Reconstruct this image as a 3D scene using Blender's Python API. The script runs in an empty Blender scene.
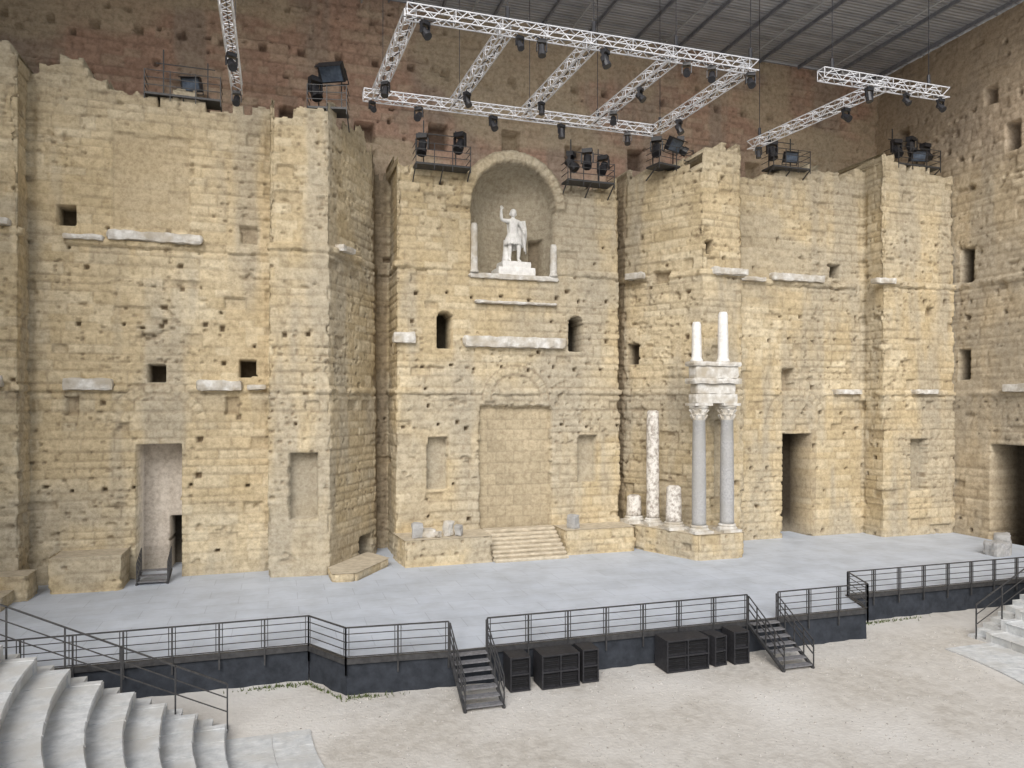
import bpy, bmesh, math, random
import numpy as np
from mathutils import Vector, Matrix, noise as mnoise
random.seed(7)
scene=bpy.context.scene

# ------------------------------------------------------------------ noise
def h2(ix,iy,s=0):
    ix=np.asarray(ix).astype(np.int64); iy=np.asarray(iy).astype(np.int64)
    n=(ix*374761393+iy*668265263+s*974634541)&0xffffffff
    n=((n^(n>>13))*1274126177)&0xffffffff
    n=((n^(n>>16))*2246822519)&0xffffffff
    n=n^(n>>15)
    return (n&0xffffff)/float(0xffffff)
def vn(x,y,s=0):
    xi=np.floor(x); yi=np.floor(y); fx=x-xi; fy=y-yi
    fx=fx*fx*(3-2*fx); fy=fy*fy*(3-2*fy)
    a=h2(xi,yi,s); b=h2(xi+1,yi,s); c=h2(xi,yi+1,s); d=h2(xi+1,yi+1,s)
    return (a*(1-fx)+b*fx)*(1-fy)+(c*(1-fx)+d*fx)*fy
def fbm(x,y,s=0,o=4):
    r=0;a=.5;t=0
    for k in range(o):
        r=r+a*vn(x*2**k,y*2**k,s+k*17); t+=a; a*=.55
    return r/t
def sst(a,b,x):
    t=np.clip((x-a)/(b-a),0,1); return t*t*(3-2*t)

# ------------------------------------------------------------------ materials
def newmat(name):
    m=bpy.data.materials.new(name); m.use_nodes=True
    nt=m.node_tree; b=nt.nodes['Principled BSDF']
    return m,nt,b
def noise_mat(name,c1,c2,scale=4,rough=.85,bump=.3,dist=.03,metal=0,detail=5,spec=.3,c3=None,scale3=.4,lo=.35,hi=.65):
    m,nt,b=newmat(name); N=nt.nodes; L=nt.links
    tc=N.new('ShaderNodeTexCoord')
    n=N.new('ShaderNodeTexNoise'); n.inputs['Scale'].default_value=scale; n.inputs['Detail'].default_value=detail; n.inputs['Roughness'].default_value=.66
    L.new(tc.outputs['Object'],n.inputs['Vector'])
    r=N.new('ShaderNodeValToRGB'); r.color_ramp.elements[0].position=lo; r.color_ramp.elements[1].position=hi
    r.color_ramp.elements[0].color=(*c1,1); r.color_ramp.elements[1].color=(*c2,1)
    L.new(n.outputs['Fac'],r.inputs['Fac']); out=r.outputs['Color']
    if c3:
        n3=N.new('ShaderNodeTexNoise'); n3.inputs['Scale'].default_value=scale3; n3.inputs['Detail'].default_value=6
        L.new(tc.outputs['Object'],n3.inputs['Vector'])
        r3=N.new('ShaderNodeValToRGB'); r3.color_ramp.elements[0].position=.42; r3.color_ramp.elements[1].position=.68
        L.new(n3.outputs['Fac'],r3.inputs['Fac'])
        mx=N.new('ShaderNodeMix'); mx.data_type='RGBA'; L.new(r3.outputs['Color'],mx.inputs[0]); L.new(out,mx.inputs[6]); mx.inputs[7].default_value=(*c3,1)
        out=mx.outputs[2]
    L.new(out,b.inputs['Base Color'])
    b.inputs['Roughness'].default_value=rough; b.inputs['Metallic'].default_value=metal; b.inputs['Specular IOR Level'].default_value=spec
    if bump>0:
        n2=N.new('ShaderNodeTexNoise'); n2.inputs['Scale'].default_value=scale*3; n2.inputs['Detail'].default_value=4
        L.new(tc.outputs['Object'],n2.inputs['Vector'])
        bp=N.new('ShaderNodeBump'); bp.inputs['Strength'].default_value=bump; bp.inputs['Distance'].default_value=dist
        L.new(n2.outputs['Fac'],bp.inputs['Height']); L.new(bp.outputs['Normal'],b.inputs['Normal'])
    return m
def masonry_mat(name):
    m,nt,b=newmat(name); N=nt.nodes; L=nt.links
    tc=N.new('ShaderNodeTexCoord'); at=N.new('ShaderNodeAttribute'); at.attribute_name='Col'
    n=N.new('ShaderNodeTexNoise'); n.inputs['Scale'].default_value=3.6; n.inputs['Detail'].default_value=6; n.inputs['Roughness'].default_value=.8
    L.new(tc.outputs['Object'],n.inputs['Vector'])
    r=N.new('ShaderNodeValToRGB'); e=r.color_ramp.elements
    e[0].position=.34; e[0].color=(.72,.69,.65,1); e[1].position=.58; e[1].color=(1.10,1.10,1.08,1)
    L.new(n.outputs['Fac'],r.inputs['Fac'])
    mx=N.new('ShaderNodeMix'); mx.data_type='RGBA'; mx.blend_type='MULTIPLY'; mx.inputs[0].default_value=1
    L.new(at.outputs['Color'],mx.inputs[6]); L.new(r.outputs['Color'],mx.inputs[7])
    L.new(mx.outputs[2],b.inputs['Base Color'])
    b.inputs['Roughness'].default_value=.95; b.inputs['Specular IOR Level'].default_value=.1
    bp=N.new('ShaderNodeBump'); bp.inputs['Strength'].default_value=.7; bp.inputs['Distance'].default_value=.07
    L.new(n.outputs['Fac'],bp.inputs['Height']); L.new(bp.outputs['Normal'],b.inputs['Normal'])
    return m
M_MAS=masonry_mat('ashlar_masonry')
M_MARBLE=noise_mat('white_marble',(.46,.43,.38),(.76,.75,.72),2.6,.7,.5,.03,c3=(.44,.39,.31),scale3=1.5,detail=8)
M_STATUE=noise_mat('statue_marble',(.70,.69,.66),(.86,.85,.83),5,.6,.2,.01)
M_GRANITE=noise_mat('grey_granite',(.31,.31,.315),(.47,.465,.46),9,.6,.15,.01,c3=(.36,.355,.34),scale3=1.1)
M_MOTTLE=noise_mat('mottled_marble',(.34,.30,.26),(.72,.69,.64),4.5,.7,.5,.04,lo=.38,hi=.56)
M_BLACK=noise_mat('black_cloth',(.020,.024,.031),(.040,.046,.058),2.5,.8,.1,.01)
M_STEEL=noise_mat('dark_steel',(.03,.03,.032),(.06,.06,.062),6,.5,0,spec=.5)
M_LAMP=noise_mat('black_lamp_paint',(.015,.015,.018),(.035,.035,.04),6,.45,0,spec=.5)
M_GLASS=noise_mat('lamp_glass',(.06,.08,.12),(.13,.17,.23),3,.2,0,spec=.6)
M_ALU=noise_mat('aluminium_truss',(.62,.63,.66),(.76,.77,.80),4,.4,0,metal=.1,spec=.6)
M_GALV=noise_mat('roof_steel',(.40,.42,.45),(.55,.57,.60),4,.5,0,metal=.1)
M_SAND=noise_mat('orchestra_sand',(.44,.41,.365),(.62,.59,.54),2.6,.95,.7,.04,c3=(.69,.67,.635),scale3=.20,detail=11,lo=.32,hi=.64)
M_SEAT=noise_mat('pale_limestone',(.50,.52,.53),(.72,.735,.74),3.2,.85,.4,.03,c3=(.54,.535,.51),scale3=.9,detail=8)
M_SPK=noise_mat('speaker_paint',(.02,.02,.023),(.04,.04,.045),10,.6,.1,.005)
M_DARK=noise_mat('speaker_foam',(.008,.008,.009),(.015,.015,.016),20,.9,.1,.005)
M_PEB=noise_mat('pebble_stone',(.30,.28,.25),(.55,.53,.50),5,.9,0)
M_WEED=noise_mat('weed_leaves',(.07,.10,.03),(.14,.17,.06),8,.8,0)

def floor_mat():
    m,nt,b=newmat('stage_boards'); N=nt.nodes; L=nt.links
    tc=N.new('ShaderNodeTexCoord')
    br=N.new('ShaderNodeTexBrick'); br.inputs['Scale'].default_value=1; br.inputs['Brick Width'].default_value=2.4; br.inputs['Row Height'].default_value=1.2
    br.inputs['Mortar Size'].default_value=.015; br.inputs['Color1'].default_value=(.50,.55,.63,1); br.inputs['Color2'].default_value=(.53,.58,.66,1); br.inputs['Mortar'].default_value=(.40,.44,.51,1)
    L.new(tc.outputs['Object'],br.inputs['Vector'])
    n=N.new('ShaderNodeTexNoise'); n.inputs['Scale'].default_value=.6; n.inputs['Detail'].default_value=9; n.inputs['Roughness'].default_value=.65; L.new(tc.outputs['Object'],n.inputs['Vector'])
    r=N.new('ShaderNodeValToRGB'); r.color_ramp.elements[0].position=.35; r.color_ramp.elements[0].color=(.86,.86,.85,1); r.color_ramp.elements[1].position=.6; r.color_ramp.elements[1].color=(1.06,1.06,1.06,1)
    L.new(n.outputs['Fac'],r.inputs['Fac'])
    mx=N.new('ShaderNodeMix'); mx.data_type='RGBA'; mx.blend_type='MULTIPLY'; mx.inputs[0].default_value=1
    L.new(br.outputs['Color'],mx.inputs[6]); L.new(r.outputs['Color'],mx.inputs[7]); L.new(mx.outputs[2],b.inputs['Base Color'])
    b.inputs['Roughness'].default_value=.6
    return m
M_FLOOR=floor_mat()
def roof_mat():
    m,nt,b=newmat('roof_sheeting'); N=nt.nodes; L=nt.links
    tc=N.new('ShaderNodeTexCoord')
    w=N.new('ShaderNodeTexWave'); w.bands_direction='Y'; w.inputs['Scale'].default_value=1.1; w.inputs['Distortion'].default_value=.0
    L.new(tc.outputs['Object'],w.inputs['Vector'])
    n=N.new('ShaderNodeTexNoise'); n.inputs['Scale'].default_value=.6; n.inputs['Detail'].default_value=5; L.new(tc.outputs['Object'],n.inputs['Vector'])
    r=N.new('ShaderNodeValToRGB'); r.color_ramp.elements[0].color=(.38,.395,.43,1); r.color_ramp.elements[1].color=(.52,.535,.57,1)
    r.color_ramp.elements[0].position=.3; r.color_ramp.elements[1].position=.7
    L.new(n.outputs['Fac'],r.inputs['Fac']); L.new(r.outputs['Color'],b.inputs['Base Color'])
    bp=N.new('ShaderNodeBump'); bp.inputs['Strength'].default_value=.8; bp.inputs['Distance'].default_value=.08
    L.new(w.outputs['Fac'],bp.inputs['Height']); L.new(bp.outputs['Normal'],b.inputs['Normal'])
    b.inputs['Roughness'].default_value=.6
    return m
M_ROOF=roof_mat()

# ------------------------------------------------------------------ builders
def link(o,parent=None):
    scene.collection.objects.link(o)
    if parent: o.parent=parent
    return o
def empty(name):
    e=bpy.data.objects.new(name,None); scene.collection.objects.link(e); return e
class MB:
    def __init__(s): s.v=[];s.f=[]
    def add(s,vs,fs):
        o=len(s.v); s.v+= [tuple(v) for v in vs]; s.f+=[tuple(i+o for i in f) for f in fs]
    def box(s,x0,x1,y0,y1,z0,z1,rot=0):
        vs=[(x0,y0,z0),(x1,y0,z0),(x1,y1,z0),(x0,y1,z0),(x0,y0,z1),(x1,y0,z1),(x1,y1,z1),(x0,y1,z1)]
        if rot:
            cx=(x0+x1)/2;cy=(y0+y1)/2;c=math.cos(rot);sn=math.sin(rot)
            vs=[(cx+(x-cx)*c-(y-cy)*sn,cy+(x-cx)*sn+(y-cy)*c,z) for x,y,z in vs]
        s.add(vs,[(0,3,2,1),(4,5,6,7),(0,1,5,4),(1,2,6,5),(2,3,7,6),(3,0,4,7)])
    def bar(s,a,b,r,n=4):
        a=Vector(a);b=Vector(b);d=(b-a)
        if d.length<1e-6:return
        d.normalize(); up=Vector((0,0,1)) if abs(d.z)<.9 else Vector((1,0,0))
        p=d.cross(up).normalized(); q=d.cross(p)
        vs=[]
        for e in (a,b):
            for k in range(n):
                t=2*math.pi*(k+.5)/n; vs.append(e+p*math.cos(t)*r+q*math.sin(t)*r)
        fs=[(k,(k+1)%n,n+(k+1)%n,n+k) for k in range(n)]+[tuple(range(n))[::-1],tuple(range(n,2*n))]
        s.add(vs,fs)
    def lathe(s,prof,c,n=24,jit=0):
        vs=[]
        for (r,z) in prof:
            for k in range(n):
                t=2*math.pi*k/n
                j=1+jit*(mnoise.noise(Vector((c[0]+math.cos(t)*1.3,c[1]+math.sin(t)*1.3,z*1.2)))) if jit else 1
                vs.append((c[0]+r*j*math.cos(t),c[1]+r*j*math.sin(t),c[2]+z))
        fs=[]
        for i in range(len(prof)-1):
            for k in range(n):
                fs.append((i*n+k,i*n+(k+1)%n,(i+1)*n+(k+1)%n,(i+1)*n+k))
        fs.append(tuple(range(n))[::-1]); m=(len(prof)-1)*n; fs.append(tuple(range(m,m+n)))
        s.add(vs,fs)
    def obj(s,name,mat,parent=None,smooth=False):
        me=bpy.data.meshes.new(name); me.from_pydata(s.v,[],s.f); me.update()
        me.materials.append(mat)
        if smooth: me.polygons.foreach_set('use_smooth',[True]*len(me.polygons))
        return link(bpy.data.objects.new(name,me),parent)

def rough_block(name,x0,x1,y0,y1,z0,z1,mat,parent=None,rot=0,amp=.06,step=.22,seed=0,smooth=False):
    bm=bmesh.new(); sx,sy,sz=x1-x0,y1-y0,z1-z0
    nx,ny,nz=[max(2,int(q/step)) for q in (sx,sy,sz)]
    def face(fn,a,b):
        g=[[bm.verts.new(fn(i/a,j/b)) for j in range(b+1)] for i in range(a+1)]
        for i in range(a):
            for j in range(b): bm.faces.new((g[i][j],g[i+1][j],g[i+1][j+1],g[i][j+1]))
    face(lambda a,b:(x0+a*sx,y0,z0+b*sz),nx,nz); face(lambda a,b:(x1-a*sx,y1,z0+b*sz),nx,nz)
    face(lambda a,b:(x0,y1-a*sy,z0+b*sz),ny,nz); face(lambda a,b:(x1,y0+a*sy,z0+b*sz),ny,nz)
    face(lambda a,b:(x0+a*sx,y0+b*sy,z1),nx,ny); face(lambda a,b:(x0+a*sx,y1-b*sy,z0),nx,ny)
    bmesh.ops.remove_doubles(bm,verts=bm.verts,dist=1e-4)
    c=Vector(((x0+x1)/2,(y0+y1)/2,(z0+z1)/2)); R=Matrix.Rotation(rot,3,'Z')
    for v in bm.verts:
        p=v.co+Vector((seed*3.7,seed,0)); d=Vector((mnoise.noise(p*2.1),mnoise.noise(p*2.1+Vector((9,4,2))),mnoise.noise(p*2.1+Vector((3,7,21)))))
        d2=mnoise.noise_vector(p*6)
        q=v.co-c
        k=sum([abs(q.x)>sx/2-.01,abs(q.y)>sy/2-.01,abs(q.z)>sz/2-.01])
        if k>=2: q=q*(1-.015*k)-Vector((math.copysign(amp*.3,q.x),math.copysign(amp*.3,q.y),math.copysign(amp*.3,q.z)))*(.3+random.random())
        v.co=c+R@(q+d*amp*1.3+d2*amp*.5)
        if z0<=1.21 and v.co.z<z0+.08: v.co.z=z0-.05
    me=bpy.data.meshes.new(name); bm.to_mesh(me); bm.free(); me.materials.append(mat)
    return link(bpy.data.objects.new(name,me),parent)

OCH=dict(a=(.575,.475,.315),b=(.49,.40,.255),pale=(.65,.565,.41),grey=(.435,.39,.31),dk=(.235,.185,.13))
RED=dict(a=(.55,.375,.295),b=(.45,.305,.24),pale=(.60,.48,.375),grey=(.41,.345,.29),dk=(.18,.13,.105))
SIDE=dict(a=(.53,.445,.32),b=(.45,.37,.26),pale=(.60,.515,.385),grey=(.41,.365,.295),dk=(.22,.175,.125))

def wall_strip(name,pts,z0,topf,zmax,du,feats,pal,parent,seed=0,foldY=None,course=.46,rough=1.0,holes=.06,ledges=()):
    X=[];Y=[];NX=[];NY=[];S=[];U=[];u=0
    ns=len(pts)-1; nrm=[]
    for k in range(ns):
        dx=pts[k+1][0]-pts[k][0]; dy=pts[k+1][1]-pts[k][1]; l=math.hypot(dx,dy); nrm.append((dy/l,-dx/l,l))
    for k in range(ns):
        n=max(2,int(math.ceil(nrm[k][2]/du)))
        for i in range(n):
            t=i/n; X.append(pts[k][0]*(1-t)+pts[k+1][0]*t); Y.append(pts[k][1]*(1-t)+pts[k+1][1]*t)
            nx,ny=nrm[k][0],nrm[k][1]
            if i==0 and k>0:
                nx+=nrm[k-1][0]; ny+=nrm[k-1][1]; q=math.hypot(nx,ny); q=max(q*q/2,.5); nx/=q; ny/=q
            NX.append(nx);NY.append(ny);S.append(k);U.append(u+t*nrm[k][2])
        u+=nrm[k][2]
    X.append(pts[-1][0]);Y.append(pts[-1][1]);NX.append(nrm[-1][0]);NY.append(nrm[-1][1]);S.append(ns-1);U.append(u)
    X,Y,NX,NY,S,U=[np.array(a) for a in (X,Y,NX,NY,S,U)]
    cu_=np.cumsum([0]+[q[2] for q in nrm]); cdist=np.min(np.abs(U[:,None]-cu_[None,:]),1)
    nz=int(round((zmax-z0)/du)); Z=z0+np.arange(nz+1)*du
    nc=len(X)
    G=lambda a:np.repeat(a[:,None],nz+1,1)
    XX,YY,UU,SS,NXX,NYY,CD=G(X),G(Y),G(U),G(S),G(NX),G(NY),G(cdist); ZZ=np.repeat(Z[None,:],nc,0)
    s=seed*101
    uw=UU+.07*(fbm(UU*.9,ZZ*.9,s+1,2)-.5)+.03*(vn(UU*5,ZZ*5,s+8)-.5); zw=ZZ+.06*(fbm(UU*.25,ZZ*.5,s+2,2)-.5)+.025*(vn(UU*4,ZZ*4,s+12)-.5)
    rr=zw/course; rr=rr+.22*np.sin(rr*1.7+s); row=np.floor(rr); rf=rr-row
    Lr=.65+.75*h2(row,row*0,s+3); ub=(uw+9*h2(row,row*0+5,s+4))/Lr; ub=ub+.2*np.sin(ub*2.3+row); bi=np.floor(ub); bf=ub-bi
    ez=np.minimum(rf,1-rf)*course; eu=np.minimum(bf,1-bf)*Lr
    e=np.minimum(eu*1.3,ez)
    hb=h2(bi,row,s+5); hb2=h2(bi,row,s+6); hb3=h2(bi,row,s+7)
    jm=sst(.30,.60,fbm(UU*.25,ZZ*.3,s+20,3))*.6+.4
    joint=(1-sst(.0,.065+.03*vn(UU*2,ZZ*2,s+14),e))*jm
    er=sst(.50,.70,fbm(UU*.22,ZZ*.28,s+30,4))
    fine=fbm(UU*2.2,ZZ*2.8,s+40,4)
    D=.055*joint+.045*(hb-.5)*jm+.055*(fine-.5)*rough+er*.15*(fbm(UU*1.0,ZZ*2.2,s+50,4)-.35)*rough
    D+=np.where(hb2>.968,.07+.11*hb3,0)*(e>.03)
    D+=(1-sst(0,.22,CD))*sst(.45,.7,fbm(UU*0+seed,ZZ*1.6,s+55,3))*.14*(UU>0)
    g=fbm(UU*1.7,ZZ*2.6,s+60,3); gg=sst(.72,.79,g)*sst(0,.35,er); D+=gg*.13*rough
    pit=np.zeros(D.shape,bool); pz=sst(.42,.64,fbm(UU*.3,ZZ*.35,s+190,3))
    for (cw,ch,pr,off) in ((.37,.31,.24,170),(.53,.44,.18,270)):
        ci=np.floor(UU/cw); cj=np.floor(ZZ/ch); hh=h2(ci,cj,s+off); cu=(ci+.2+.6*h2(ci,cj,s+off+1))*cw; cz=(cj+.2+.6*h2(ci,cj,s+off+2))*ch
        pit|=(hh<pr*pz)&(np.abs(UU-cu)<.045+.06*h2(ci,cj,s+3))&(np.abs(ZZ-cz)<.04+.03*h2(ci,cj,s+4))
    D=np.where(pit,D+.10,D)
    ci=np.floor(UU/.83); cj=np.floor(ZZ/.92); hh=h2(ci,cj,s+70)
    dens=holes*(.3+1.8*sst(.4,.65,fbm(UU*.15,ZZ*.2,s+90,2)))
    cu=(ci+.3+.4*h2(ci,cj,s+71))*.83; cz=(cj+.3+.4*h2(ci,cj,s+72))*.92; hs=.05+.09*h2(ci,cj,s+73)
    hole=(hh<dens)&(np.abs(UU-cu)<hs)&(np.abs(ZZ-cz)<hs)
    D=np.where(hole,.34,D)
    for (lz,th,dp,sb) in ledges:
        br=sst(.46,.56,fbm(UU*.5,ZZ*0+lz,s+80,3)); zz=ZZ+.08*(vn(UU*2,UU*0,s)-.5)
        D-=np.where((zz>lz)&(zz<lz+th),dp*br,0); D+=np.where(zz>=lz+th,sb,0)
        D+=np.where((zz<lz)&(zz>lz-.14),.09*(1-br*.5)*sst(.35,.5,fbm(UU*.4,ZZ*0+lz,s+83,3)),0)
    P={k:np.array(v) for k,v in pal.items()}
    def mix(a,b,t): return a*(1-t[...,None])+b*t[...,None]
    C=np.ones(XX.shape+(3,))*P['a']
    C=mix(C,P['b'],np.clip(hb*.8+ (fbm(UU*.3,ZZ*.3,s+100)-.5)*1.6,0,1))
    C=mix(C,P['pale'],np.clip((hb3>.72)*.5+er*.5,0,1))
    C=mix(C,P['grey'],sst(.48,.70,fbm(UU*.60+9,ZZ*.10,s+110,4))*.7)
    C=mix(C,P['grey'],sst(.52,.68,fbm(UU*.14,ZZ*.22+4,s+115,4))*.6)
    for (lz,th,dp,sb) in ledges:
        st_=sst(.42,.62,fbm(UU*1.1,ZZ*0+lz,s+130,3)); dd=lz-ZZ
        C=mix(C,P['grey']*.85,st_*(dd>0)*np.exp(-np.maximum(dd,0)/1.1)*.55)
    C=mix(C,P['dk'],np.clip(joint*.38+gg*.3+(hb2>.968)*.2+pit*.5,0,.75))  # the pit term also paints cavity shade into the colour
    C=mix(C,P['dk'],hole*.85)  # hole interiors: shade painted into the colour along with dark soil
    C*= (1+.26*(fine-.5))[...,None]
    if feats: D,C=feats(XX,YY,ZZ,SS,UU,D,C,P,mix)
    tp=topf(X,Y,S,U,h2,seed); kt=np.clip(np.round((tp-z0)/du),1,nz).astype(int)
    PX=XX-NXX*D; PY=YY-NYY*D; PZ=ZZ+.02*(vn(UU*3,ZZ*3,s+9)-.5)
    jj=np.arange(nz+1)[None,:]; KT=kt[:,None]
    tz=z0+KT*du
    if foldY is not None:
        over=jj>KT
        PZ=np.where(over,tz+.1*(vn(UU,ZZ*0,s)-.5),PZ); PY=np.where(over,foldY,PY); PX=np.where(over,XX,PX)
    verts=np.stack([PX,PY,PZ],-1).reshape(-1,3)
    lim=np.maximum(kt[:-1],kt[1:])
    ii,jj2=np.meshgrid(np.arange(nc-1),np.arange(nz),indexing='ij')
    keep=jj2<=(lim[:,None] if foldY is not None else lim[:,None]-1)
    ii=ii[keep]; jj2=jj2[keep]; st=nz+1
    F=np.stack([ii*st+jj2,(ii+1)*st+jj2,(ii+1)*st+jj2+1,ii*st+jj2+1],-1)
    used=np.zeros(len(verts),bool); used[F.ravel()]=True; remap=np.cumsum(used)-1
    verts=verts[used]; F=remap[F]; col=C.reshape(-1,3)[used]
    me=bpy.data.meshes.new(name); nv=len(verts); nf=len(F)
    me.vertices.add(nv); me.vertices.foreach_set('co',verts.ravel())
    me.loops.add(nf*4); me.loops.foreach_set('vertex_index',F.ravel().astype(np.int32))
    me.polygons.add(nf); me.polygons.foreach_set('loop_start',np.arange(nf,dtype=np.int32)*4); me.polygons.foreach_set('loop_total',np.full(nf,4,np.int32))
    me.update(); 
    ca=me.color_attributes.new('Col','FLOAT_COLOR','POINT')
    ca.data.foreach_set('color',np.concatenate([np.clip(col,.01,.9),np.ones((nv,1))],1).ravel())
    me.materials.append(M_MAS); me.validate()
    return link(bpy.data.objects.new(name,me),parent)

# ------------------------------------------------------------------ STAGE WALL
wall=empty('roman_stage_wall')
PTS=[(-29.2,-1.7),(-23.6,-1.7),(-23.6,0),(-13.27,0),(-13.27,-1.6),(-10.4,-1.86),(-7.6,2.6),(-7.35,4.2),(-6.75,4.2),(-6.75,1),(6.55,1),(6.55,4.2),(7.3,4.2),(7.55,2.6),(10.4,-1.86),(13.27,-1.6),(13.27,0),(23.4,0),(23.4,-1.7),(29.2,-1.7)]
def arch_ring(XX,ZZ,D,C,P,mix,sel,cx,cz,r0,r1,out=.0,groove=.07,dk=.4):
    dx=XX-cx; dz=ZZ-cz; r=np.hypot(dx,dz); a=np.arctan2(dz,dx)
    m=sel&(dz>0)&(r>r0)&(r<r1)
    k=np.floor(a/(.42/((r0+r1)/2))); f=a/(.42/((r0+r1)/2))-k
    D=np.where(m,-out+.06*(np.abs(f-.5)>.38)+.04*h2(k,k,3),D)
    edge=sel&(dz>0)&((np.abs(r-r0)<.06)|(np.abs(r-r1)<.06))
    D=np.where(edge,groove,D); C=mix(C,P['dk'],edge*dk+m*(np.abs(f-.5)>.4)*.25); C=mix(C,P['pale'],m*.15)
    return D,C
def feats_main(XX,YY,ZZ,SS,UU,D,C,P,mix):
    def R(seg,x0,x1,z0,z1): 
        j=.05*(vn(UU*3,ZZ*3,77)-.5)
        return (SS==seg)&(XX>x0+j)&(XX<x1+j)&(ZZ>z0+j)&(ZZ<z1+j)
    m=R(2,-20.3,-16.9,17.9,22.4); D=np.where(m,.22+D*.3,D); C=mix(C,np.array((.46,.38,.26)),m*.6)
    D,C=arch_ring(XX,ZZ,D,C,P,mix,(SS==2),-18.3,8.3,1.75,2.25,dk=.25)
    D,C=arch_ring(XX,ZZ,D,C,P,mix,(SS==16),18.3,8.3,1.75,2.25,dk=.25)
    D,C=arch_ring(XX,ZZ,D,C,P,mix,(SS==9),.08,9.75,1.50,1.98,dk=.5)
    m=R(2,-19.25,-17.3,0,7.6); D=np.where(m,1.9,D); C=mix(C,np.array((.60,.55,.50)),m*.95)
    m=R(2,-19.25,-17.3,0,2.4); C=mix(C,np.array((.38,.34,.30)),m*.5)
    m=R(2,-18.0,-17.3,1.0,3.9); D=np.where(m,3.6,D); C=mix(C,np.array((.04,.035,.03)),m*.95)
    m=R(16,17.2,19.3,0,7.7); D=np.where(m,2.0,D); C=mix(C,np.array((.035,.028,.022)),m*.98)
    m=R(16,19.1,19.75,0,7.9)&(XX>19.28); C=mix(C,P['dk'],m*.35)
    m=R(9,-2.06,2.22,2.4,9.45)
    bi=np.floor(ZZ/.62); bj=np.floor((XX+bi%2*.5)/1.05); ed=((ZZ/.62-bi)<.11)|(((XX+bi%2*.5)/1.05-bj)<.07)
    D=np.where(m,.36+.02*ed+.015*h2(bi,bj),D); C=np.where(m[...,None],np.array((.445,.375,.265))*(1+.16*(h2(bi,bj,5)-.5)-.16*ed+.3*(fbm(UU*.5,ZZ*.5,61)-.5))[...,None],C)
    for x0,x1,z0,z1 in ((-5.0,-3.9,4.85,7.75),(3.88,5.05,5.0,7.75)):
        m=R(9,x0,x1,z0,z1); D=np.where(m,.55+D*.2,D); C=mix(C,P['grey']*.9,m*.8)
    m=R(4,-12.3,-11.0,3.95,7.2); D=np.where(m,.65+D*.3,D); C=mix(C,P['grey']*.8,m*.8)
    m=R(14,11.2,12.3,4.2,8.6); D=np.where(m,.5+D*.3,D); C=mix(C,P['grey'],m*.6)
    m=R(18,25.6,26.9,4.0,7.3); D=np.where(m,.6+D*.3,D); C=mix(C,P['grey']*.8,m*.8)
    for cx in (-4.05,3.75):
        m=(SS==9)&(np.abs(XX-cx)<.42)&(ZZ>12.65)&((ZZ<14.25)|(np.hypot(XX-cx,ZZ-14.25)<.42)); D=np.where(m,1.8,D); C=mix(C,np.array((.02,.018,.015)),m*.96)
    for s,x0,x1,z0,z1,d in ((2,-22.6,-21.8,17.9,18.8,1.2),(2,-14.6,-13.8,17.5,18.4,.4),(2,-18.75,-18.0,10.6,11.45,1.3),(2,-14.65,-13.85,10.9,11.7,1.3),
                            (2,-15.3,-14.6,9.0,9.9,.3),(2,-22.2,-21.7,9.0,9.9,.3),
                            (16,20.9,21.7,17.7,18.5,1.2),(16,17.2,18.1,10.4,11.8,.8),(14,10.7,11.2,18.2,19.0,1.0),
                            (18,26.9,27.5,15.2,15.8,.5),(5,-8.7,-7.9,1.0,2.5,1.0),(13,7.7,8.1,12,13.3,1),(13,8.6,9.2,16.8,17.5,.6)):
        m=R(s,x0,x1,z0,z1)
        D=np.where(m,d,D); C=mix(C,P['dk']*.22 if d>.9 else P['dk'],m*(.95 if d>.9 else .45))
    for s,z,pitch in ((2,5.6,1.25),(16,5.5,1.2),(9,11.6,1.5),(2,13.4,1.9),(16,13.6,1.7),(9,15.6,1.6),(18,9.3,1.3),(4,13.0,1.1),(9,8.3,1.8),(16,8.9,1.5)):
        k=np.floor(XX/pitch); f=(XX/pitch-k)*pitch-pitch/2
        m=(SS==s)&(np.abs(f-.3*(h2(k,k,4)-.5))<.09)&(np.abs(ZZ-z-.25*(h2(k,k)-.5))<.09)&(h2(k,k,s)>.25)&(D<.3); D=np.where(m,.35,D); C=mix(C,P['dk']*.7,m*.85)  # putlog holes: recessed, with soil and shade darkened into the colour
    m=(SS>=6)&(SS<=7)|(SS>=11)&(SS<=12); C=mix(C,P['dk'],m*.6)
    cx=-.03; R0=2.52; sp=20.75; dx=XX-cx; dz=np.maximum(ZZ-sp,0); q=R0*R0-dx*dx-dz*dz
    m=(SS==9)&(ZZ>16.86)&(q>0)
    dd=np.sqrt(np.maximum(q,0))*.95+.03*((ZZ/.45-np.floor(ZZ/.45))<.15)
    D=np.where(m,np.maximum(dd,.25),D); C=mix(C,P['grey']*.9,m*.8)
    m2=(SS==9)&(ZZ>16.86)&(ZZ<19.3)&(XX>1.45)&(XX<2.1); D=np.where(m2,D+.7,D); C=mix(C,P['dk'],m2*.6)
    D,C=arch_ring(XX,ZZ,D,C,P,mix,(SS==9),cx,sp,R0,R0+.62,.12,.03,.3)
    C=mix(C,P['grey'],sst(21.5,25,ZZ)*.5)
    C=mix(C,P['grey'],(1-sst(1.2,3.2,ZZ+fbm(UU*.8,ZZ*.3,3,3)))*.5)
    return D,C
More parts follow.
